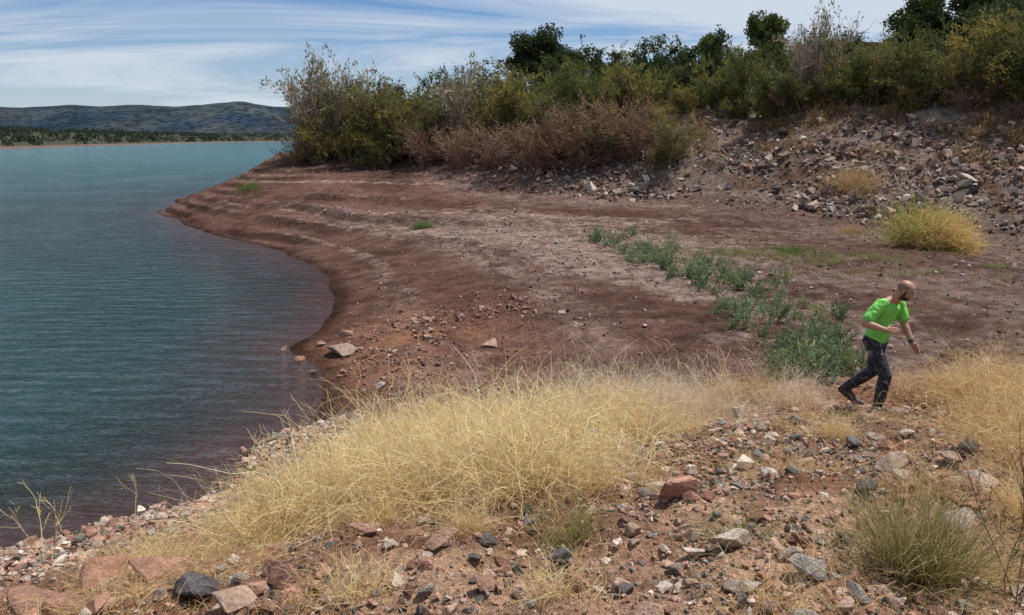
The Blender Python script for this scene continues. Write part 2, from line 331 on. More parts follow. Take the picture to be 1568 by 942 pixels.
for i,(x_,y_,h_,k_,w_) in enumerate(TR):
    place(T1[k_],('holm_oak_tree','holm_oak_tree','olive_tree')[k_],x_,y_,h_,T1[k_].get('h',8),i*1.7,w_)
r=np.random.default_rng(5);nt_=3000
q=r.uniform(0,699,nt_).astype(int);o_=3+r.random(nt_)**1.5*150
cx=px[q]+o_*bx;cy=py[q]+o_*by;cz=np.interp(o_,offs,hz);hs=r.uniform(1.8,4.6,nt_)
k=20;g=r.normal(size=(nt_,k,3));g=g/np.linalg.norm(g,axis=2,keepdims=True)*r.uniform(.4,1,(nt_,k,1))
P=np.stack([cx,cy,cz+hs*.45],1)[:,None]+g*(hs[:,None,None]*np.array([.75,.75,.5]))
v,f_=quads(P.reshape(-1,3),nrm(r.normal(size=(nt_*k,3))),np.repeat(hs*.45,k),np.repeat(hs*.35,k),r)
cl=r.random(nt_);cc=(np.array((.032,.046,.034))*(1-cl[:,None])+np.array((.065,.075,.048))*cl[:,None])
mk('distant_trees',v,f_,[LEAF],False,np.repeat(np.repeat(cc,k,0),4,0))

# ---------- rocks ----------
def hullvar(seed,npts=16,flat=.7):
    r=np.random.default_rng(seed);p=nrm(r.normal(size=(npts,3)))*r.uniform(.75,1,(npts,1))*np.array([1,.8,flat])*.5
    bm=bmesh.new()
    for q_ in p: bm.verts.new(q_)
    bmesh.ops.convex_hull(bm,input=bm.verts)
    bmesh.ops.delete(bm,geom=[v_ for v_ in bm.verts if not v_.link_faces],context='VERTS')
    bmesh.ops.bevel(bm,geom=list(bm.edges),offset=.02,segments=1,affect='EDGES',profile=.5)
    bmesh.ops.triangulate(bm,faces=bm.faces)
    bm.verts.index_update()
    v=np.array([q_.co[:] for q_ in bm.verts]);f_=np.array([[a.index for a in t.verts] for t in bm.faces]);bm.free();return v,f_
HV=[hullvar(100+i,10+i%5*2,.42+.1*(i%4)) for i in range(18)]
LV=[]
for i in range(10):
    r=np.random.default_rng(300+i);p=nrm(r.normal(size=(9,3)))*np.array([1,.8,.65])*.5
    bm=bmesh.new()
    for q_ in p: bm.verts.new(q_)
    bmesh.ops.convex_hull(bm,input=bm.verts)
    bmesh.ops.delete(bm,geom=[v_ for v_ in bm.verts if not v_.link_faces],context='VERTS')
    bm.verts.index_update();LV.append((np.array([q_.co[:] for q_ in bm.verts]),np.array([[a.index for a in t.verts] for t in bm.faces])));bm.free()
RM,nt,bs=newdiff('rock');oc=objco(nt);c=attr(nt)
f1=noise(nt,oc,7,6,.7);f2=noise(nt,oc,45,4,.7)
c=mixc(nt,c,ramp(nt,f1,[(.3,.6),(.7,1.4)]),1.,'MULTIPLY');c=mixc(nt,c,ramp(nt,f2,[(.3,.7),(.7,1.3)]),1.,'MULTIPLY')
nt.links.new(c,bs.inputs['Color'])
bump(nt,math_(nt,'ADD',math_(nt,'MULTIPLY',f1,.08),math_(nt,'MULTIPLY',f2,.018)),1.,1.,bs)
PALR=np.array([(.42,.235,.165),(.49,.32,.23),(.31,.165,.115),(.43,.345,.27),(.28,.245,.21),(.62,.50,.40),(.17,.15,.13),(.50,.345,.255),(.38,.22,.16)])
def rocks(name,x,y,s,seed=0,pal=PALR,pw=None,var=HV,sink=.12,colr=None):
    r=np.random.default_rng(seed);m_=len(x);z=height(x,y)
    vi=r.integers(0,len(var),m_)
    ci=r.choice(len(pal),m_,p=pw);col=pal[ci]*r.uniform(.7,1.3,(m_,1)) if colr is None else colr
    a=r.uniform(0,6.28,m_);tx=r.normal(0,.25,m_);ty=r.normal(0,.25,m_);asp=r.uniform(.6,1.2,(m_,3))*s[:,None]
    sk_=sink if np.ndim(sink) else np.full(m_,sink)
    V=[];F=[];C=[];o=0
    for k in range(len(var)):
        I=np.where(vi==k)[0]
        if not len(I): continue
        v,f_=var[k];Vk=v[None]*asp[I][:,None]
        X_,Y_,Z_=Vk[...,0],Vk[...,1],Vk[...,2]
        Z2=Z_*np.cos(tx[I])[:,None]-Y_*np.sin(tx[I])[:,None];Y2=Y_*np.cos(tx[I])[:,None]+Z_*np.sin(tx[I])[:,None]
        Z3=Z2*np.cos(ty[I])[:,None]-X_*np.sin(ty[I])[:,None];X3=X_*np.cos(ty[I])[:,None]+Z2*np.sin(ty[I])[:,None]
        ca,sa=np.cos(a[I])[:,None],np.sin(a[I])[:,None]
        W_=np.stack([X3*ca-Y2*sa+x[I][:,None],X3*sa+Y2*ca+y[I][:,None],Z3+(z[I]+s[I]*(.28-sk_[I]))[:,None]],-1)
        V.append(W_.reshape(-1,3));F.append((f_[None]+np.arange(len(I))[:,None,None]*len(v)+o).reshape(-1,3));o+=len(I)*len(v)
        C.append(np.repeat(col[I],len(v),0))
    return mk(name,np.concatenate(V),np.concatenate(F),[RM],False,np.concatenate(C))
r=np.random.default_rng(21)
def scatter(n_,x0,x1,y0,y1,fn):
    x=r.uniform(x0,x1,n_);y=r.uniform(y0,y1,n_);k=r.random(n_)<fn(x,y);return x[k],y[k]
def rocky(x,y):
    nz=ss(-.3,.3,fbm(x*.9,y*.9,3,120))
    w=.45+.55*np.exp(-(((x-2.2)/1.9)**2+((y-6.5)/4)**2))
    gr=.85*np.exp(-(((x+1.1)/1.4)**2+((y-8.6)/1.9)**2))
    return np.clip((w*(.35+.65*nz))*(1-gr),0,1)*ss(12.6,11.4,y)*ss(.02,.1,base(x,y))
x,y=scatter(28000,-8,9,2.2,12.6,rocky);s_=np.clip(r.lognormal(-2.85,.5,len(x)),.03,.2)
rocks('foreground_stones',x,y,s_,1,sink=.09)
x,y=scatter(3000,-7,8,3.2,12.3,rocky);rocks('foreground_rocks',x,y,np.clip(r.lognormal(-1.95,.32,len(x)),.09,.30),12,sink=.10)
x,y=scatter(80000,-7,9,2,12.3,rocky);rocks('foreground_gravel',x,y,r.uniform(.018,.055,len(x)),2,var=LV,sink=.08)
x,y=scatter(42000,-9,-2.5,5,13.2,lambda x,y:(lambda b:ss(.8,.3,b)*ss(-.15,.0,b))(base(x,y)))
rocks('shore_stones',x,y,np.clip(r.lognormal(-2.6,.5,len(x)),.03,.3),3,sink=.12)
BO=[(1.11,4.98,.5,(.46,.26,.19)),(1.5,4.6,.3,(.25,.14,.10)),(3.08,10.7,.62,(.20,.11,.08)),(2.95,9.9,.45,(.44,.36,.28)),(.26,3.9,.22,(.10,.095,.095)),(1.4,3.4,.27,(.32,.29,.25)),(1.05,3.3,.26,(.33,.27,.22)),(-3.5,6.2,.8,(.38,.205,.14)),(-3.0,6.9,.5,(.35,.2,.145)),(-1.85,4.2,.42,(.12,.11,.11)),(-4.2,5.9,.65,(.33,.175,.12)),(-3.79,11.5,.5,(.38,.21,.155)),(-3.93,17.87,1.1,(.34,.245,.19)),(-5.5,18.6,.42,(.30,.19,.14)),(-4.9,17.7,.34,(.33,.2,.14)),(-4.6,18.6,.36,(.30,.20,.15)),(-4.8,12.8,.4,(.24,.12,.08)),(-.5,17.3,.65,(.42,.26,.2)),(3.2,7.0,.26,(.18,.165,.155)),(4.2,9.0,.42,(.40,.32,.26)),(2.2,6.6,.3,(.18,.165,.155)),(1.9,5.5,.3,(.5,.42,.35)),(-1.0,5.0,.3,(.36,.21,.15)),(-.4,4.3,.26,(.33,.2,.14)),(2.6,4.3,.28,(.44,.34,.27)),(-2.4,4.9,.6,(.35,.19,.135)),(-3.4,5.1,.55,(.36,.205,.145)),(-2.7,4.3,.45,(.33,.185,.135)),(-1.3,4.2,.3,(.35,.2,.15)),(3.4,5.4,.42,(.5,.4,.33)),(3.0,5.9,.36,(.44,.32,.25)),(3.7,4.9,.45,(.38,.26,.19)),
(-4.3,16.6,.35,(.33,.2,.15)),(-4.7,16.9,.28,(.3,.18,.13)),(-5.8,18.0,.3,(.3,.19,.14)),(-3.6,16.3,.3,(.35,.22,.16)),(-4.1,19.2,.4,(.36,.22,.15)),(-3.2,18.4,.3,(.38,.2,.13)),(-4.6,15.8,.25,(.25,.15,.11))]
BO=np.array([(a,b_,s_,*c_) for a,b_,s_,c_ in BO])
rocks('boulders',BO[:,0],BO[:,1],BO[:,2],9,colr=BO[:,3:],sink=np.where(BO[:,2]>.45,.2,.10))
PB=np.array([(.43,.35,.29),(.33,.265,.22),(.52,.44,.37),(.22,.175,.145),(.34,.225,.17),(.13,.11,.095),(.27,.17,.12)])
def bk(x,y):
    _,_,sb=masks(x,y);nz=ss(-.25,.3,fbm(x*.3,y*.3,3,130))
    return ss(-2.2,.3,sb)*ss(11.5,7,sb-ss(5,15,x)*1.0)*(.22+.78*nz)*ss(-9,3,x)
x,y=scatter(42000,-9,40,26,64,bk);rocks('bank_scree',x,y,np.clip(r.lognormal(-1.5,.55,len(x)),.09,1.1),5,pal=PB,var=LV,sink=.06)
def bg_(x,y):
    b=base(x,y);near,bank,sb=masks(x,y)
    con=fbm(b*5.5+.25*fbm(x*.3,y*.3,3,64),x*.05,3,65)
    cl=np.exp(-(((x-.5)/1.5)**2+((y-20.5)/1.8)**2))+.8*np.exp(-(((x+2.6)/1.6)**2+((y-18)/3)**2))
    tg=np.exp(-((x-np.interp(y,[16,19,24,30,36,44],[2.2,1.7,.6,-1.5,-4.5,-10]))/1.2)**2)*ss(15,17.5,y)
    return (ss(.05,.35,con)*.4+.35*tg+.9*cl*ss(-.3,.2,fbm(x,y,2,140))+.7*ss(-6,0,sb)+.04)*(1-near)*ss(.05,.2,b)
x,y=scatter(46000,-22,26,12.5,60,bg_);rocks('beach_gravel',x,y,np.clip(r.lognormal(-2.65,.45,len(x)),.035,.3),6,var=LV,sink=.08,pal=np.array([(.35,.255,.21),(.25,.16,.125),(.48,.38,.32),(.14,.09,.075)]))
x,y=scatter(9000,-4,3,14,24,lambda x,y:np.clip(np.exp(-(((x-.5)/1.3)**2+((y-20.5)/1.6)**2))+.8*np.exp(-(((x+2.6)/1.5)**2+((y-18)/2.6)**2)),0,1)*ss(-.2,.3,fbm(x,y,2,141))*.6)
rocks('soil_clods',x,y,np.clip(r.lognormal(-2.4,.5,len(x)),.04,.35),7,var=LV,sink=.1,pal=np.array([(.32,.18,.125),(.24,.135,.10),(.40,.26,.20)]))

# ---------- grasses ----------
def blades(name,x,y,h,lean,droop,wob,w,cb,ct,seed,K=5,dirs=None,mat=STRAW):
    r=np.random.default_rng(seed);n_=len(x);z=height(x,y)-.02
    a=r.uniform(0,6.28,n_);l=np.abs(r.normal(0,lean,n_))
    dr=np.c_[np.cos(a)*l,np.sin(a)*l,np.ones(n_)]
    if dirs is not None: dr[:,:2]+=dirs
    dr=nrm(dr);p=np.c_[x,y,z];P=[p];D=[dr]
    for k in range(K):
        dr=nrm(dr+r.normal(0,wob,dr.shape)+np.array([0,0,-droop])*(k+1)/K)
        p=p+dr*(h/K)[:,None];P.append(p);D.append(dr)
    P=np.stack(P,1)
    P[:,:,2]=np.maximum(P[:,:,2],z[:,None]+.01)
    s_=nrm(np.cross(np.stack(D,1),r.normal(size=(n_,1,3))))
    tw=np.linspace(1,.35,K+1)[None,:,None]*w[:,None,None]*.5
    V=np.stack([P-s_*tw,P+s_*tw],2).reshape(-1,3)
    i=(np.arange(n_)[:,None]*(K+1)+np.arange(K)[None]).ravel()*2
    F=np.stack([i,i+1,i+3,i+2],1)
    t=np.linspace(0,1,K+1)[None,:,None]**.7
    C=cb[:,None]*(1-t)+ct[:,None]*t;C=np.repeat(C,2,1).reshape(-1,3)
    return mk(name,V,F,[mat],False,C)
def pick(n_,pal,r,j=.3): return np.minimum(np.asarray(pal)[r.integers(0,len(pal),n_)]*r.uniform(1-j,1+j*.8,(n_,1)),.93)
GOLD=[(.92,.72,.38),(.85,.62,.28),(.93,.80,.52),(.90,.69,.36)];GOLDB=[(.34,.19,.08),(.52,.33,.14)]
PALE=[(.84,.71,.54),(.76,.61,.45),(.90,.80,.63)];RUST=[(.54,.30,.135),(.66,.42,.18),(.40,.22,.10),(.78,.56,.27)]
r=np.random.default_rng(33)
def clumpy(n_,nc,x0,x1,y0,y1,fn,sg,hmin,hmax):
    cx,cy=scatter(nc*40,x0,x1,y0,y1,fn);cx=cx[:nc];cy=cy[:nc];nc=len(cx)
    ch=r.uniform(hmin,hmax,nc);cs=sg*r.uniform(.6,1.4,nc);j=r.integers(0,nc,n_)
    q=r.normal(size=(n_,2))*cs[j][:,None]
    return cx[j]+q[:,0],cy[j]+q[:,1],ch[j]*r.uniform(.45,1.1,n_),q/cs[j][:,None]
def gA(x,y):
    g=np.exp(-(((x+.95)/1.2)**2+((y-8.3)/2.0)**2)**1.5)+.45*np.exp(-(((x-.6)/1.0)**2+((y-9.9)/1.2)**2)**1.5)+.30*np.exp(-(((x+.3)/1.5)**2+((y-6.0)/1.0)**2)**2)
    return np.clip(g,0,1)
x,y,h_,q=clumpy(38000,85,-3.1,2.2,4.8,12.2,gA,.20,.5,1.25)
k=base(x,y)>.1;x,y,h_,q=x[k],y[k],h_[k],q[k];n_=len(x)
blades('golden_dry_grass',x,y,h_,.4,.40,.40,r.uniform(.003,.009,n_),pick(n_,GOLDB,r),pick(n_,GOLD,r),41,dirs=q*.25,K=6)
x,y,h_,q=clumpy(3000,60,-3.0,2,5.5,12.0,gA,.22,1.0,1.6);k=base(x,y)>.12;x,y,h_,q=x[k],y[k],h_[k],q[k];n_=len(x)
blades('golden_dry_grass_stems',x,y,h_,.5,.22,.25,r.uniform(.005,.009,n_),pick(n_,GOLD,r),pick(n_,GOLD,r),141,dirs=q*.3,K=8)
def gB(x,y): return np.exp(-(((x-2.3)/2.3)**2+((y-11.3)/1.0)**2))*(x<4.4)
x,y,h_,q=clumpy(8500,50,-2,5,9,13.2,gB,.14,.45,1.25);n_=len(x)
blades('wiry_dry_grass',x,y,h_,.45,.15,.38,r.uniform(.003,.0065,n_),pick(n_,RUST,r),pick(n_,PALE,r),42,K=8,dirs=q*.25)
def gC(x,y): return np.clip(np.exp(-(((x-7.6)/2.1)**2+((y-9.0)/2.3)**2)**1.5)+.5*np.exp(-(((x-5.0)/1.0)**2+((y-6.6)/1.4)**2)),0,1)
x,y,h_,q=clumpy(26000,90,2.8,10.5,4.5,12.2,gC,.2,.5,1.2)
k=(np.hypot(x-4.75,y-9.9)>.95)&(np.hypot(x-4.35,y-8.9)>.7);x,y,h_,q=x[k],y[k],h_[k],q[k];n_=len(x)
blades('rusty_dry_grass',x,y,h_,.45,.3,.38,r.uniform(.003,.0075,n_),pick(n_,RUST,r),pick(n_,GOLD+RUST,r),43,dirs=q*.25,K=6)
def gD(x,y): return ss(.0,.35,fbm(x*.9,y*.9,3,153))*ss(.15,.5,base(x,y))*(.3+.7*ss(2.2,.3,x))+.02
x,y,h_,q=clumpy(20000,190,-4.6,6,2.2,9.5,gD,.14,.15,.6);n_=len(x)
blades('straw_litter',x,y,h_,.8,.35,.45,r.uniform(.002,.0045,n_),pick(n_,RUST,r),pick(n_,RUST+GOLD,r),44,dirs=q*.35,K=6)
tx=[(.35,4.4,.5,260,'g'),(-1.0,5.5,.5,300,'y'),(.9,7.4,.5,350,'y'),(2.0,8.6,.45,300,'y'),(3.4,7.9,.5,400,'y'),(1.2,3.9,.35,120,'g'),(3.3,4.6,.5,400,'y'),(-2.6,5.4,.45,250,'y'),(3.8,11.9,.75,800,'o'),(3.3,12,.6,500,'o'),(0.2,3.3,.35,200,'y'),(-.8,3.7,.4,260,'y'),(2.5,3.9,.5,300,'y'),(-.3,4.9,.5,300,'y'),(.6,5.6,.5,300,'y')]
X_=[];Y_=[];Hh=[];CB=[];CT=[]
for a,b_,h_,k_,t_ in tx:
    q_=r.normal(0,.09+.12*(t_=='o'),(k_,2));X_.append(a+q_[:,0]);Y_.append(b_+q_[:,1]);Hh.append(r.uniform(.4,1,k_)*h_)
    CB.append(pick(k_,RUST if t_!='g' else [(.16,.14,.05)],r));CT.append(pick(k_,{'g':[(.36,.35,.13),(.5,.42,.16)],'y':GOLD,'o':[(.58,.38,.11),(.48,.37,.11)]}[t_],r))
X_=np.concatenate(X_);Y_=np.concatenate(Y_);Hh=np.concatenate(Hh)
blades('grass_tufts',X_,Y_,Hh,.5,.2,.3,np.full(len(X_),.004),np.concatenate(CB),np.concatenate(CT),45)
n_=1300;q_=r.normal(0,.09,(n_,2))
blades('rush_clump',1.98+q_[:,0],3.55+q_[:,1],r.uniform(.25,.62,n_),.45,.10,.16,r.uniform(.002,.0045,n_),pick(n_,[(.06,.05,.018),(.12,.085,.035)],r),pick(n_,[(.42,.35,.13),(.20,.21,.06),(.66,.52,.25)],r),46,dirs=q_*3)
path=np.array([(3.6,31.4),(4.5,27.5),(5.3,24.2),(6.4,21.6),(6.1,17.2),(5.6,14.5),(5.35,13.0)])
sg=np.linspace(0,6,400);pxx=np.interp(sg,range(7),path[:,0]);pyy=np.interp(sg,range(7),path[:,1])
k=r.integers(0,400,135);wd_=np.interp(pyy[k],[12,14,17,21,24,31],[.35,.6,.8,.9,.7,1.0])
cx=pxx[k]+r.normal(0,1,len(k))*wd_*.8;cy=pyy[k]+r.normal(0,1,len(k))*.6
kk=(cy>12.7);cx=cx[kk];cy=cy[kk];m_=len(cx)
parts=[];r2=np.random.default_rng(88)
ns_=7;ch=r2.uniform(.3,.85,m_)
p=np.c_[np.repeat(cx,ns_)+r2.normal(0,.07,m_*ns_),np.repeat(cy,ns_)+r2.normal(0,.07,m_*ns_)];p=np.c_[p,height(p[:,0],p[:,1])-.02]
P0,D0=grow(p,np.c_[r2.normal(0,.5,(len(p),2)),np.ones(len(p))],np.repeat(ch,ns_)*r2.uniform(.5,1,len(p)),4,.12,.03,r2)
v,f_=tubes(P0,np.full(len(P0),.006),np.full(len(P0),.003));parts.append((v,f_,np.array((.14,.13,.07)),0))
p,dr,ix=kids(P0,D0,24,.1,1,.75,r2);tint=pick(m_,[(.17,.235,.12),(.215,.28,.14),(.14,.205,.11),(.28,.31,.13)],r2,.2)
v,f_=quads(p,dr,np.repeat(ch,ns_)[ix]*r2.uniform(.12,.3,len(p)),r2.uniform(.014,.03,len(p)),r2)
parts.append((v,f_,np.repeat(tint[ix//ns_]*r2.uniform(.65,1.35,(len(p),1)),4,0),1))
assemble('tamarisk_seedlings',parts)
def gE(x,y): return ss(.05,.3,fbm(x*.5,y*.9,3,160))*np.exp(-((y-(26.5-.45*(x-8)))/1.8)**2)*ss(5,8,x)+.04*ss(7,12,x)*ss(.2,.4,fbm(x*.8,y*.8,3,161))
x,y,h_,q=clumpy(14000,420,5,26,14,38,gE,.13,.06,.24);n_=len(x)
blades('beach_weeds',x,y,h_,.8,.1,.3,r.uniform(.01,.022,n_),pick(n_,[(.18,.16,.06)],r),pick(n_,[(.38,.37,.15),(.46,.41,.20),(.25,.29,.11)],r),48,K=3,mat=LEAF)
n_=4600;j=r.integers(0,7,n_);oc_=np.array([(-.7,0),(.6,.1),(0,.3),(.9,-.2),(-.3,-.3),(.2,-.1),(.5,.4)]);hh_=np.array([2.3,1.6,2.0,1.1,1.4,1.9,1.7]);q_=r.normal(0,.17,(n_,2))
gc=np.array([1,0,.5,0,.1,0,0])[j]
ct=np.where((r.random(n_)<gc*.8)[:,None],pick(n_,[(.28,.34,.09),(.40,.40,.10)],r),pick(n_,[(.80,.57,.22),(.70,.48,.18),(.84,.66,.34)],r))
blades('golden_broom_bush',15.1+oc_[j,0]+q_[:,0],28.5+oc_[j,1]+q_[:,1],hh_[j]*r.uniform(.45,1.1,n_),.35,.06,.36,r.uniform(.012,.026,n_),pick(n_,[(.34,.22,.09)],r),ct,49,K=7,dirs=q_*1.2)
for nm,a,b_,h_,k_,s_ in (('green_weed_tuft',-4.2,37,.6,400,.22),('dry_bush',14.6,34.2,.6,500,.25),('dry_bush',17.2,40.5,1.7,1100,.45),('green_weed_tuft',9.8,27.5,.4,500,.35),('dry_bush',18.6,27,.6,400,.4),('green_weed_tuft',-17.5,53.5,.8,400,.4),('green_weed_tuft',17.8,23.8,.5,300,.3)):
    q_=r.normal(0,s_,(k_,2));g_=nm[0]=='g'
    blades(nm,a+q_[:,0],b_+q_[:,1],r.uniform(.3,1,k_)*h_,.5,.12,.4,r.uniform(.012,.024,k_),pick(k_,[(.09,.11,.035)] if g_ else [(.34,.21,.10)],r),pick(k_,[(.14,.23,.06),(.22,.28,.08)] if g_ else [(.62,.45,.25),(.52,.35,.19)],r),int(50+a*3+40),dirs=q_)
def gF(x,y):
    _,_,sb=masks(x,y);return (ss(3.5,8,sb)*ss(16,9,sb))*ss(-.05,.3,fbm(x*.6,y*.6,3,170))+.25*ss(0,3,sb)*ss(6,-6,x)*ss(9,5,sb)
x,y,h_,q=clumpy(26000,700,-16.5,42,26,75,gF,.3,.3,1.1);n_=len(x)
blades('bank_undergrowth',x,y,h_,.5,.1,.34,r.uniform(.02,.04,n_),pick(n_,[(.18,.10,.055)],r),pick(n_,[(.48,.31,.14),(.34,.19,.10),(.20,.19,.08),(.56,.41,.21)],r),60,K=3)
def stalks(name,x_,y_,h,seed,nst,colr,rr=.006,lean=.3):
    r=np.random.default_rng(seed)
    p=np.c_[x_+r.normal(0,.06,nst),y_+r.normal(0,.06,nst),np.full(nst,gz(x_,y_)-.03)]
    dr=np.c_[r.normal(0,lean,(nst,2)),np.ones(nst)]
    P0,D0=grow(p,dr,r.uniform(.7,1,nst)*h,6,.09,.0,r);p,dr,_=kids(P0,D0,4,.35,1,.5,r);P1,D1=grow(p,dr,r.uniform(.15,.35,len(p))*h,4,.12,.05,r)
    p,dr,_=kids(P1,D1,3,.3,1,.5,r);P2,D2=grow(p,dr,r.uniform(.06,.14,len(p))*h,3,.12,.03,r)
    parts=[]
    for P,a,b_ in ((P0,rr,rr*.5),(P1,rr*.5,rr*.35),(P2,rr*.4,rr*.25)):
        v,f_=tubes(P,np.full(len(P),a),np.full(len(P),b_));parts.append((v,f_,colr,0))
    return assemble(name,parts)
stalks('dry_thistle_stalk',-5.3,8.3,1.0,1,4,(.48,.38,.20),.007,.45);stalks('dry_thistle_stalk',-4.6,9.2,.85,2,2,(.42,.31,.18),.006,.15)
stalks('dry_thistle_stalk',-3.0,10.4,1.1,3,6,(.52,.42,.27),.006,.5);stalks('bare_twig_bush',2.45,3.45,.75,4,8,(.16,.09,.07),.004,.28);stalks('bare_twig_bush',2.85,4.0,.7,5,7,(.18,.11,.08),.004,.3)
for i,(a,b_) in enumerate([(-.2,11.6),(.4,11.8),(.9,12.0),(1.4,11.6),(1.8,12.1),(2.4,11.8),(2.9,12.2),(3.7,11.9),(7.0,11.4),(7.8,10.8),(-1.0,11.3),(8.4,9.9),(-2.2,10.2),(3.4,11.3)]): stalks('dry_thistle_stalk',a,b_,1.0,10+i,5,(.68,.54,.38),.0045,.55)

# ---------- house on the plateau ----------
def simple(name,colr,rough=.8,sc_=8):
    m,nt,bs=newmat(name);c=mixc(nt,tuple(x*.8 for x in colr),tuple(min(1,x*1.15) for x in colr),noise(nt,objco(nt),sc_,4));nt.links.new(c,bs.inputs['Base Color']);bs.inputs['Roughness'].default_value=rough;return m
he=bpy.data.objects.new('stucco_house',None);sc.collection.objects.link(he);he.location=(32,74,gz(32,74)+.5);he.rotation_euler=(0,0,.2)
def box(nm,cx,cy,cz,sx_,sy_,sz_,mt,par):
    v=np.array([(i,j,k) for i in (-.5,.5) for j in (-.5,.5) for k in (-.5,.5)])*[sx_,sy_,sz_]+[cx,cy,cz]
    return mk(nm,v,[(0,1,3,2),(4,6,7,5),(0,4,5,1),(2,3,7,6),(0,2,6,4),(1,5,7,3)],[mt],parent=par)
WL=simple('stucco',(.42,.33,.25));DK=simple('glass_dark',(.05,.05,.06));RF=simple('roof_tiles',(.30,.17,.12))
box('walls',0,0,1.2,5,4,4.0,WL,he);box('window',-1,-2.01,1.9,.9,.06,.9,DK,he);box('door',1,-2.01,1,.9,.06,2,DK,he)
v=np.array([(-2.8,-2.3,3.22),(2.8,-2.3,3.22),(2.8,2.3,3.6),(-2.8,2.3,3.6)]);mk('roof',np.r_[v,v+[0,0,.15]],[(0,3,2,1),(4,5,6,7),(0,1,5,4),(1,2,6,5),(2,3,7,6),(3,0,4,7)],[RF],parent=he)

# ---------- man ----------
man=bpy.data.objects.new('walking_man',None);sc.collection.objects.link(man)
def ico(c,rad_,rot=None):
    bm=bmesh.new();bmesh.ops.create_icosphere(bm,subdivisions=3,radius=1)
    R=rot or Matrix.Identity(3);rad_=rad_ if hasattr(rad_,'__len__') else (rad_,)*3
    P=[R@Vector((v.co.x*rad_[0],v.co.y*rad_[1],v.co.z*rad_[2]))+Vector(c) for v in bm.verts];bm.free();return P
def hull(pts):
    bm=bmesh.new()
    for p in pts: bm.verts.new(p)
    res=bmesh.ops.convex_hull(bm,input=bm.verts);bm.verts.ensure_lookup_table()
    lo=[v for v in bm.verts if not v.link_faces];bmesh.ops.delete(bm,geom=lo,context='VERTS');bm.verts.index_update()
    v=[x.co[:] for x in bm.verts];f_=[[a.index for a in q.verts] for q in bm.faces];bm.free();return v,f_
class Body:
    def __init__(s): s.v=[];s.f=[]
    def add(s,pts):
        v,f_=hull(pts);o=len(s.v);s.v+=v;s.f+=[[a+o for a in q] for q in f_]
    def cap(s,a,b,ra,rb): s.add(ico(a,ra)+ico(b,rb))
    def ell(s,c,r_,rot=None): s.add(ico(c,r_,rot))
    def make(s,name,mats,vox,sm=4,fn=None):
        me=bpy.data.meshes.new(name);me.from_pydata(s.v,[],s.f);ob=bpy.data.objects.new(name,me);sc.collection.objects.link(ob)
        m1=ob.modifiers.new('r','REMESH');m1.mode='VOXEL';m1.voxel_size=vox
        m2=ob.modifiers.new('s','SMOOTH');m2.iterations=sm;m2.factor=.5
        dg=bpy.context.evaluated_depsgraph_get();nm_=bpy.data.meshes.new_from_object(ob.evaluated_get(dg));ob.modifiers.clear();ob.data=nm_
        nm_.materials.clear()
        for m in mats: nm_.materials.append(m)
        nm_.polygons.foreach_set('use_smooth',np.ones(len(nm_.polygons),bool))
        if fn: nm_.polygons.foreach_set('material_index',np.array([fn(p.center) for p in nm_.polygons],np.int32))
        ob.parent=man;return ob
V3=Vector
fw=V3((.80,-.60,0)).normalized();Rd=V3((-.60,-.80,0)).normalized()
hipc=V3((-.02,0,.90));shc=V3((.09,-.08,1.385));nb=V3((.135,-.105,1.44));hc_=V3((.235,-.165,1.555))
Rsh=shc+Rd*.19;Lsh=shc-Rd*.19;Rel=V3((-.19,-.34,1.165));Rwr=V3((.03,-.43,1.12));Lel=V3((.28,.07,1.115));Lwr=V3((.38,-.03,.895))
Rh=hipc+Rd*.09;Lh=hipc-Rd*.09;Rk=V3((.11,-.16,.48));Ra=V3((.06,-.15,.09));Lk=V3((-.02,.07,.47));La=V3((-.31,.17,.19))
hf=V3((.86,-.24,-.52)).normalized();hl=V3((0,0,1)).cross(hf).normalized();hu=hf.cross(hl).normalized()
HR=Matrix((hf,hl,hu)).transposed()
def hp(a,b,c): return hc_+HR@V3((a,b,c))
B=Body()
B.ell(hp(-.012,0,.03),(.100,.080,.090),HR);B.ell(hp(.03,0,-.045),(.066,.060,.075),HR);B.ell(hp(.055,0,-.085),(.035,.035,.025),HR)
B.add(ico(hp(.088,0,.015),.010)+ico(hp(.112,0,-.022),.013)+ico(hp(.085,0,-.028),.018))
B.ell(hp(.086,0,-.058),(.014,.026,.007),HR);B.ell(hp(.084,0,-.068),(.014,.022,.007),HR)
for sgn in (1,-1):
    B.ell(hp(-.005,.082*sgn,-.008),(.018,.010,.030),HR);B.cap(hp(.084,.012*sgn,.028),hp(.072,.045*sgn,.03),.010,.009);B.ell(hp(.06,.045*sgn,-.02),(.02,.016,.018),HR)
B.cap(nb-V3((.02,-.01,.03)),hp(-.03,0,-.05),.066,.060)
def tor(c,rx,ry,rz): return ico(c,(rx,ry,rz),Matrix((fw,-Rd,V3((0,0,1)))).transposed())
B.add(tor(shc-V3((.03,-.01,.08)),.095,.15,.10)+tor((hipc+shc)/2,.085,.125,.09));B.add(tor((hipc+shc)/2,.085,.125,.09)+tor(hipc,.095,.15,.09))
B.cap(shc-Rd*.14,nb,.058,.055);B.cap(shc+Rd*.14,nb,.058,.055)
for s0,e0,w0 in ((Rsh,Rel,Rwr),(Lsh,Lel,Lwr)):
    B.cap(s0,e0,.058,.043);m_=e0.lerp(w0,.3);B.cap(e0,m_,.042,.046);B.cap(m_,w0,.046,.029)
for h0,k0,a0 in ((Rh,Rk,Ra),(Lh,Lk,La)):
    B.cap(h0,k0,.085,.055);m_=k0.lerp(a0,.3);B.cap(k0,m_,.052,.056);B.cap(m_,a0,.055,.036)
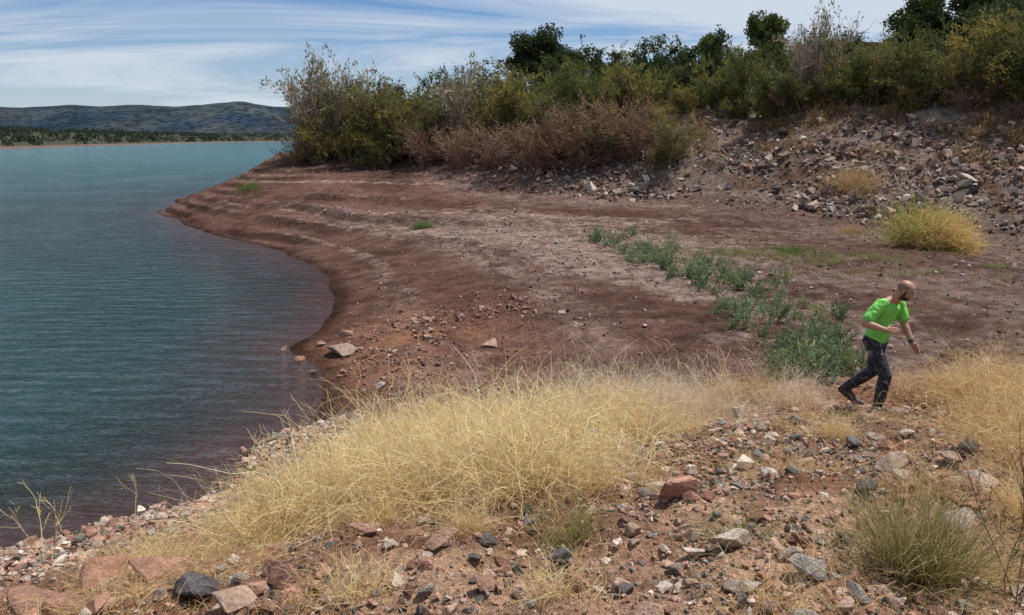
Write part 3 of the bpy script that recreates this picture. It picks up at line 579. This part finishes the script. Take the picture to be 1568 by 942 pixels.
def hand(w,dirn,palmn,thumbside,curl):
    dn=dirn.normalized();s_=(thumbside-dn*thumbside.dot(dn)).normalized();pn=dn.cross(s_).normalized()
    if pn.dot(palmn)<0: pn=-pn
    B.add(ico(w,.024)+ico(w+dn*.035+s_*.022,.017)+ico(w+dn*.035-s_*.022,.016)+ico(w+dn*.085+s_*.028,.013)+ico(w+dn*.08-s_*.030,.012))
    for k,(o_,L_) in enumerate(((.030,.072),(.010,.080),(-.011,.074),(-.031,.058))):
        p=w+dn*(.085 if k<3 else .078)+s_*o_;dd=(dn+s_*o_*2.2+pn*.15).normalized()
        for j,fr in enumerate((.45,.3,.25)):
            q=p+dd*L_*fr;B.cap(p,q,.0095-j*.001,.0088-j*.001);p=q;dd=(dd+pn*curl).normalized()
    p=w+dn*.025+s_*.025;q=p+(dn*.5+s_*.8+pn*.25).normalized()*.04;B.cap(p,q,.013,.0105);B.cap(q,q+(dn*.85+s_*.3+pn*.35).normalized()*.034,.0105,.009)
hand(Rwr,V3((.9,-.15,.05)),V3((0,0,-1)),V3((0,.5,.8)),.55)
hand(Lwr,V3((.55,-.3,-.75)),V3((-.5,.3,-.3)),V3((.5,-.5,.3)),.35)
SK=simple('skin',(.40,.205,.13),.5,30)
BD=simple('beard_hair',(.05,.033,.025),.9,60)
HS=simple('shaved_scalp',(.22,.125,.09),.6,60)
HRi=HR.inverted()
def fb(c):
    l=HRi@(c-hc_)
    if abs(l.y)<.12 and -.15<l.z<.16 and abs(l.x)<.16:
        if l.z<-.046 and l.x>.0 and not(l.x>.105) and not (abs(l.z+.063)<.008 and abs(l.y)<.022) and l.z>-.125: return 1
        if abs(l.y)>.045 and l.z<-.0 and .005<l.x<.035 and l.z>-.1 and abs(l.y)<.082: return 1
        if .024<l.z<.035 and l.x>.07 and abs(l.y)>.014: return 1
        if l.z>-.03 and l.x<.02 and l.z<.075 and abs(l.y)>.02 and abs(l.y)<.086: return 2
    return 0
B.make('body',[SK,BD,HS],.0055,3,fb)
E=Body()
for sgn in (1,-1): E.ell(hp(.076,.031*sgn,.008),.010)
E.make('eyes',[simple('eye_white',(.5,.47,.43),.3)],.003,1);E=Body()
for sgn in (1,-1): E.ell(hp(.083,.031*sgn,.005),.0055)
E.make('irises',[DK],.002,1)
G=Body();mid=(hipc+shc)/2+V3((.0,.0,.02));hem=hipc+V3((.0,0,.0))
G.add(tor(shc-V3((.02,-.01,.07)),.125,.180,.10)+tor(mid,.120,.162,.09));G.add(tor(mid,.120,.162,.09)+tor(hem,.132,.178,.06))
G.cap(shc+Rd*.17,nb-V3((.03,-.01,.045)),.064,.064);G.cap(shc-Rd*.17,nb-V3((.03,-.01,.045)),.064,.064)
for s0,e0 in ((Rsh,Rel),(Lsh,Lel)): G.add(ico(s0,.069)+ico(s0.lerp(e0,.5),.072)+ico(s0.lerp(e0,.74),.072))
SHM,nt,bs=newmat('green_tshirt');c=mixc(nt,(.15,.54,.07),(.22,.68,.12),noise(nt,objco(nt),5,3));nt.links.new(c,bs.inputs['Base Color']);bs.inputs['Roughness'].default_value=.75
bump(nt,noise(nt,objco(nt),7,2,.5,1.2),.9,.08,bs)
G.make('tshirt',[SHM],.008,4)
K=Body();K.add(tor(hipc,.105,.16,.10)+tor(hipc-V3((0,0,.05)),.10,.155,.08))
for h0,k0,a0 in ((Rh,Rk,Ra),(Lh,Lk,La)):
    e=k0.lerp(a0,.93);m_=k0.lerp(a0,.35);K.cap(h0,k0,.102,.076);K.cap(k0,m_,.074,.076);K.cap(m_,e,.076,.06)
PM,nt,bs=newmat('patterned_trousers');oc=objco(nt)
c=ramp(nt,noise(nt,oc,12,3,.6,1.5),[(.0,(.014,.015,.022)),(.50,(.014,.015,.022)),(.53,(.06,.06,.075)),(.60,(.06,.06,.075)),(.64,(.30,.29,.30)),(1,(.34,.33,.34))])
c.node.color_ramp.interpolation='CONSTANT';nt.links.new(c,bs.inputs['Base Color']);bs.inputs['Roughness'].default_value=.85;bump(nt,noise(nt,oc,10,3,.5,1),.8,.05,bs)
K.make('trousers',[PM],.008,4)
F_=Body()
t=V3((.90,-.42,0)).normalized();F_.add(ico(Ra+V3((-.03,0,-.045)),.042)+ico(Ra+t*.10+V3((0,0,-.05)),.044)+ico(Ra+t*.19+V3((0,0,-.062)),.030)+ico(Ra+V3((0,0,.0)),.048))
tb=V3((-.175,.11,.045));F_.add(ico(La+V3((-.045,.02,-.03)),.040)+ico(La+V3((0,0,.01)),.048)+ico(tb,.040)+ico(La.lerp(tb,.5),.045));F_.add(ico(tb,.040)+ico(tb+V3((.07,-.03,-.012)),.028))
F_.make('shoes',[simple('shoe_black',(.02,.02,.022),.6)],.008,3)
Wt=Body();dd=(Lwr-Lel).normalized();Wt.cap(Lwr-dd*.035,Lwr-dd*.015,.035,.035);Wt.make('wristwatch',[DK],.005,2)
mx_,my_=4.78,10.1
man.rotation_euler=(0,0,d(-20));man.scale=(1.06,)*3
man.location=(mx_,my_,max(gz(mx_+.05,my_-.15),gz(mx_-.25,my_+.2)-.02)-.01)
# ---------- camera, light, sky ----------
cam=bpy.data.cameras.new('camera');co=bpy.data.objects.new('camera',cam);sc.collection.objects.link(co)
cam.lens=28;cam.sensor_width=36;cam.clip_end=20000;co.location=(0,0,5);co.rotation_euler=(d(78),0,0);sc.camera=co
S=Vector((.44,.16,1.0)).normalized()
L=bpy.data.lights.new('sun','SUN');L.energy=5.0;L.angle=d(.5);L.color=(1,.965,.91)
lo=bpy.data.objects.new('sun',L);sc.collection.objects.link(lo);lo.rotation_euler=(-S).to_track_quat('-Z','Y').to_euler()
wd=bpy.data.worlds.new('World');sc.world=wd;wd.use_nodes=True
nt=wd.node_tree;bg=nt.nodes['Background'];sk=nt.nodes.new('ShaderNodeTexSky');sk.sky_type='NISHITA';sk.sun_disc=False
sk.sun_elevation=math.asin(S.z);sk.sun_rotation=math.atan2(S.x,S.y);sk.ozone_density=2.5;sk.dust_density=.4
tc=N(nt,'ShaderNodeTexCoord').outputs['Generated'];sp=N(nt,'ShaderNodeSeparateXYZ');nt.links.new(tc,sp.inputs[0])
zc=math_(nt,'ADD',math_(nt,'MAXIMUM',sp.outputs[2],0.),.12)
cb_=N(nt,'ShaderNodeCombineXYZ');nt.links.new(math_(nt,'DIVIDE',sp.outputs[0],zc),cb_.inputs[0]);nt.links.new(math_(nt,'DIVIDE',sp.outputs[1],zc),cb_.inputs[1])
mp=N(nt,'ShaderNodeMapping');nt.links.new(cb_.outputs[0],mp.inputs[0]);mp.inputs['Rotation'].default_value=(0,0,d(-14));mp.inputs['Scale'].default_value=(.30,.8,1)
cf=ramp(nt,noise(nt,mp.outputs[0],1.2,8,.6,1.0),[(.38,0.),(.60,.9)])
hz_=ramp(nt,sp.outputs[2],[(0,.7),(.14,.0)])
cf=math_(nt,'MAXIMUM',cf,hz_)
skc=mixc(nt,sk.outputs[0],(.68,.92,1.22),1.,'MULTIPLY')
c=mixc(nt,skc,(8.0,8.7,9.8),cf);nt.links.new(c,bg.inputs[0]);bg.inputs[1].default_value=.082
sc.view_settings.view_transform='Standard'
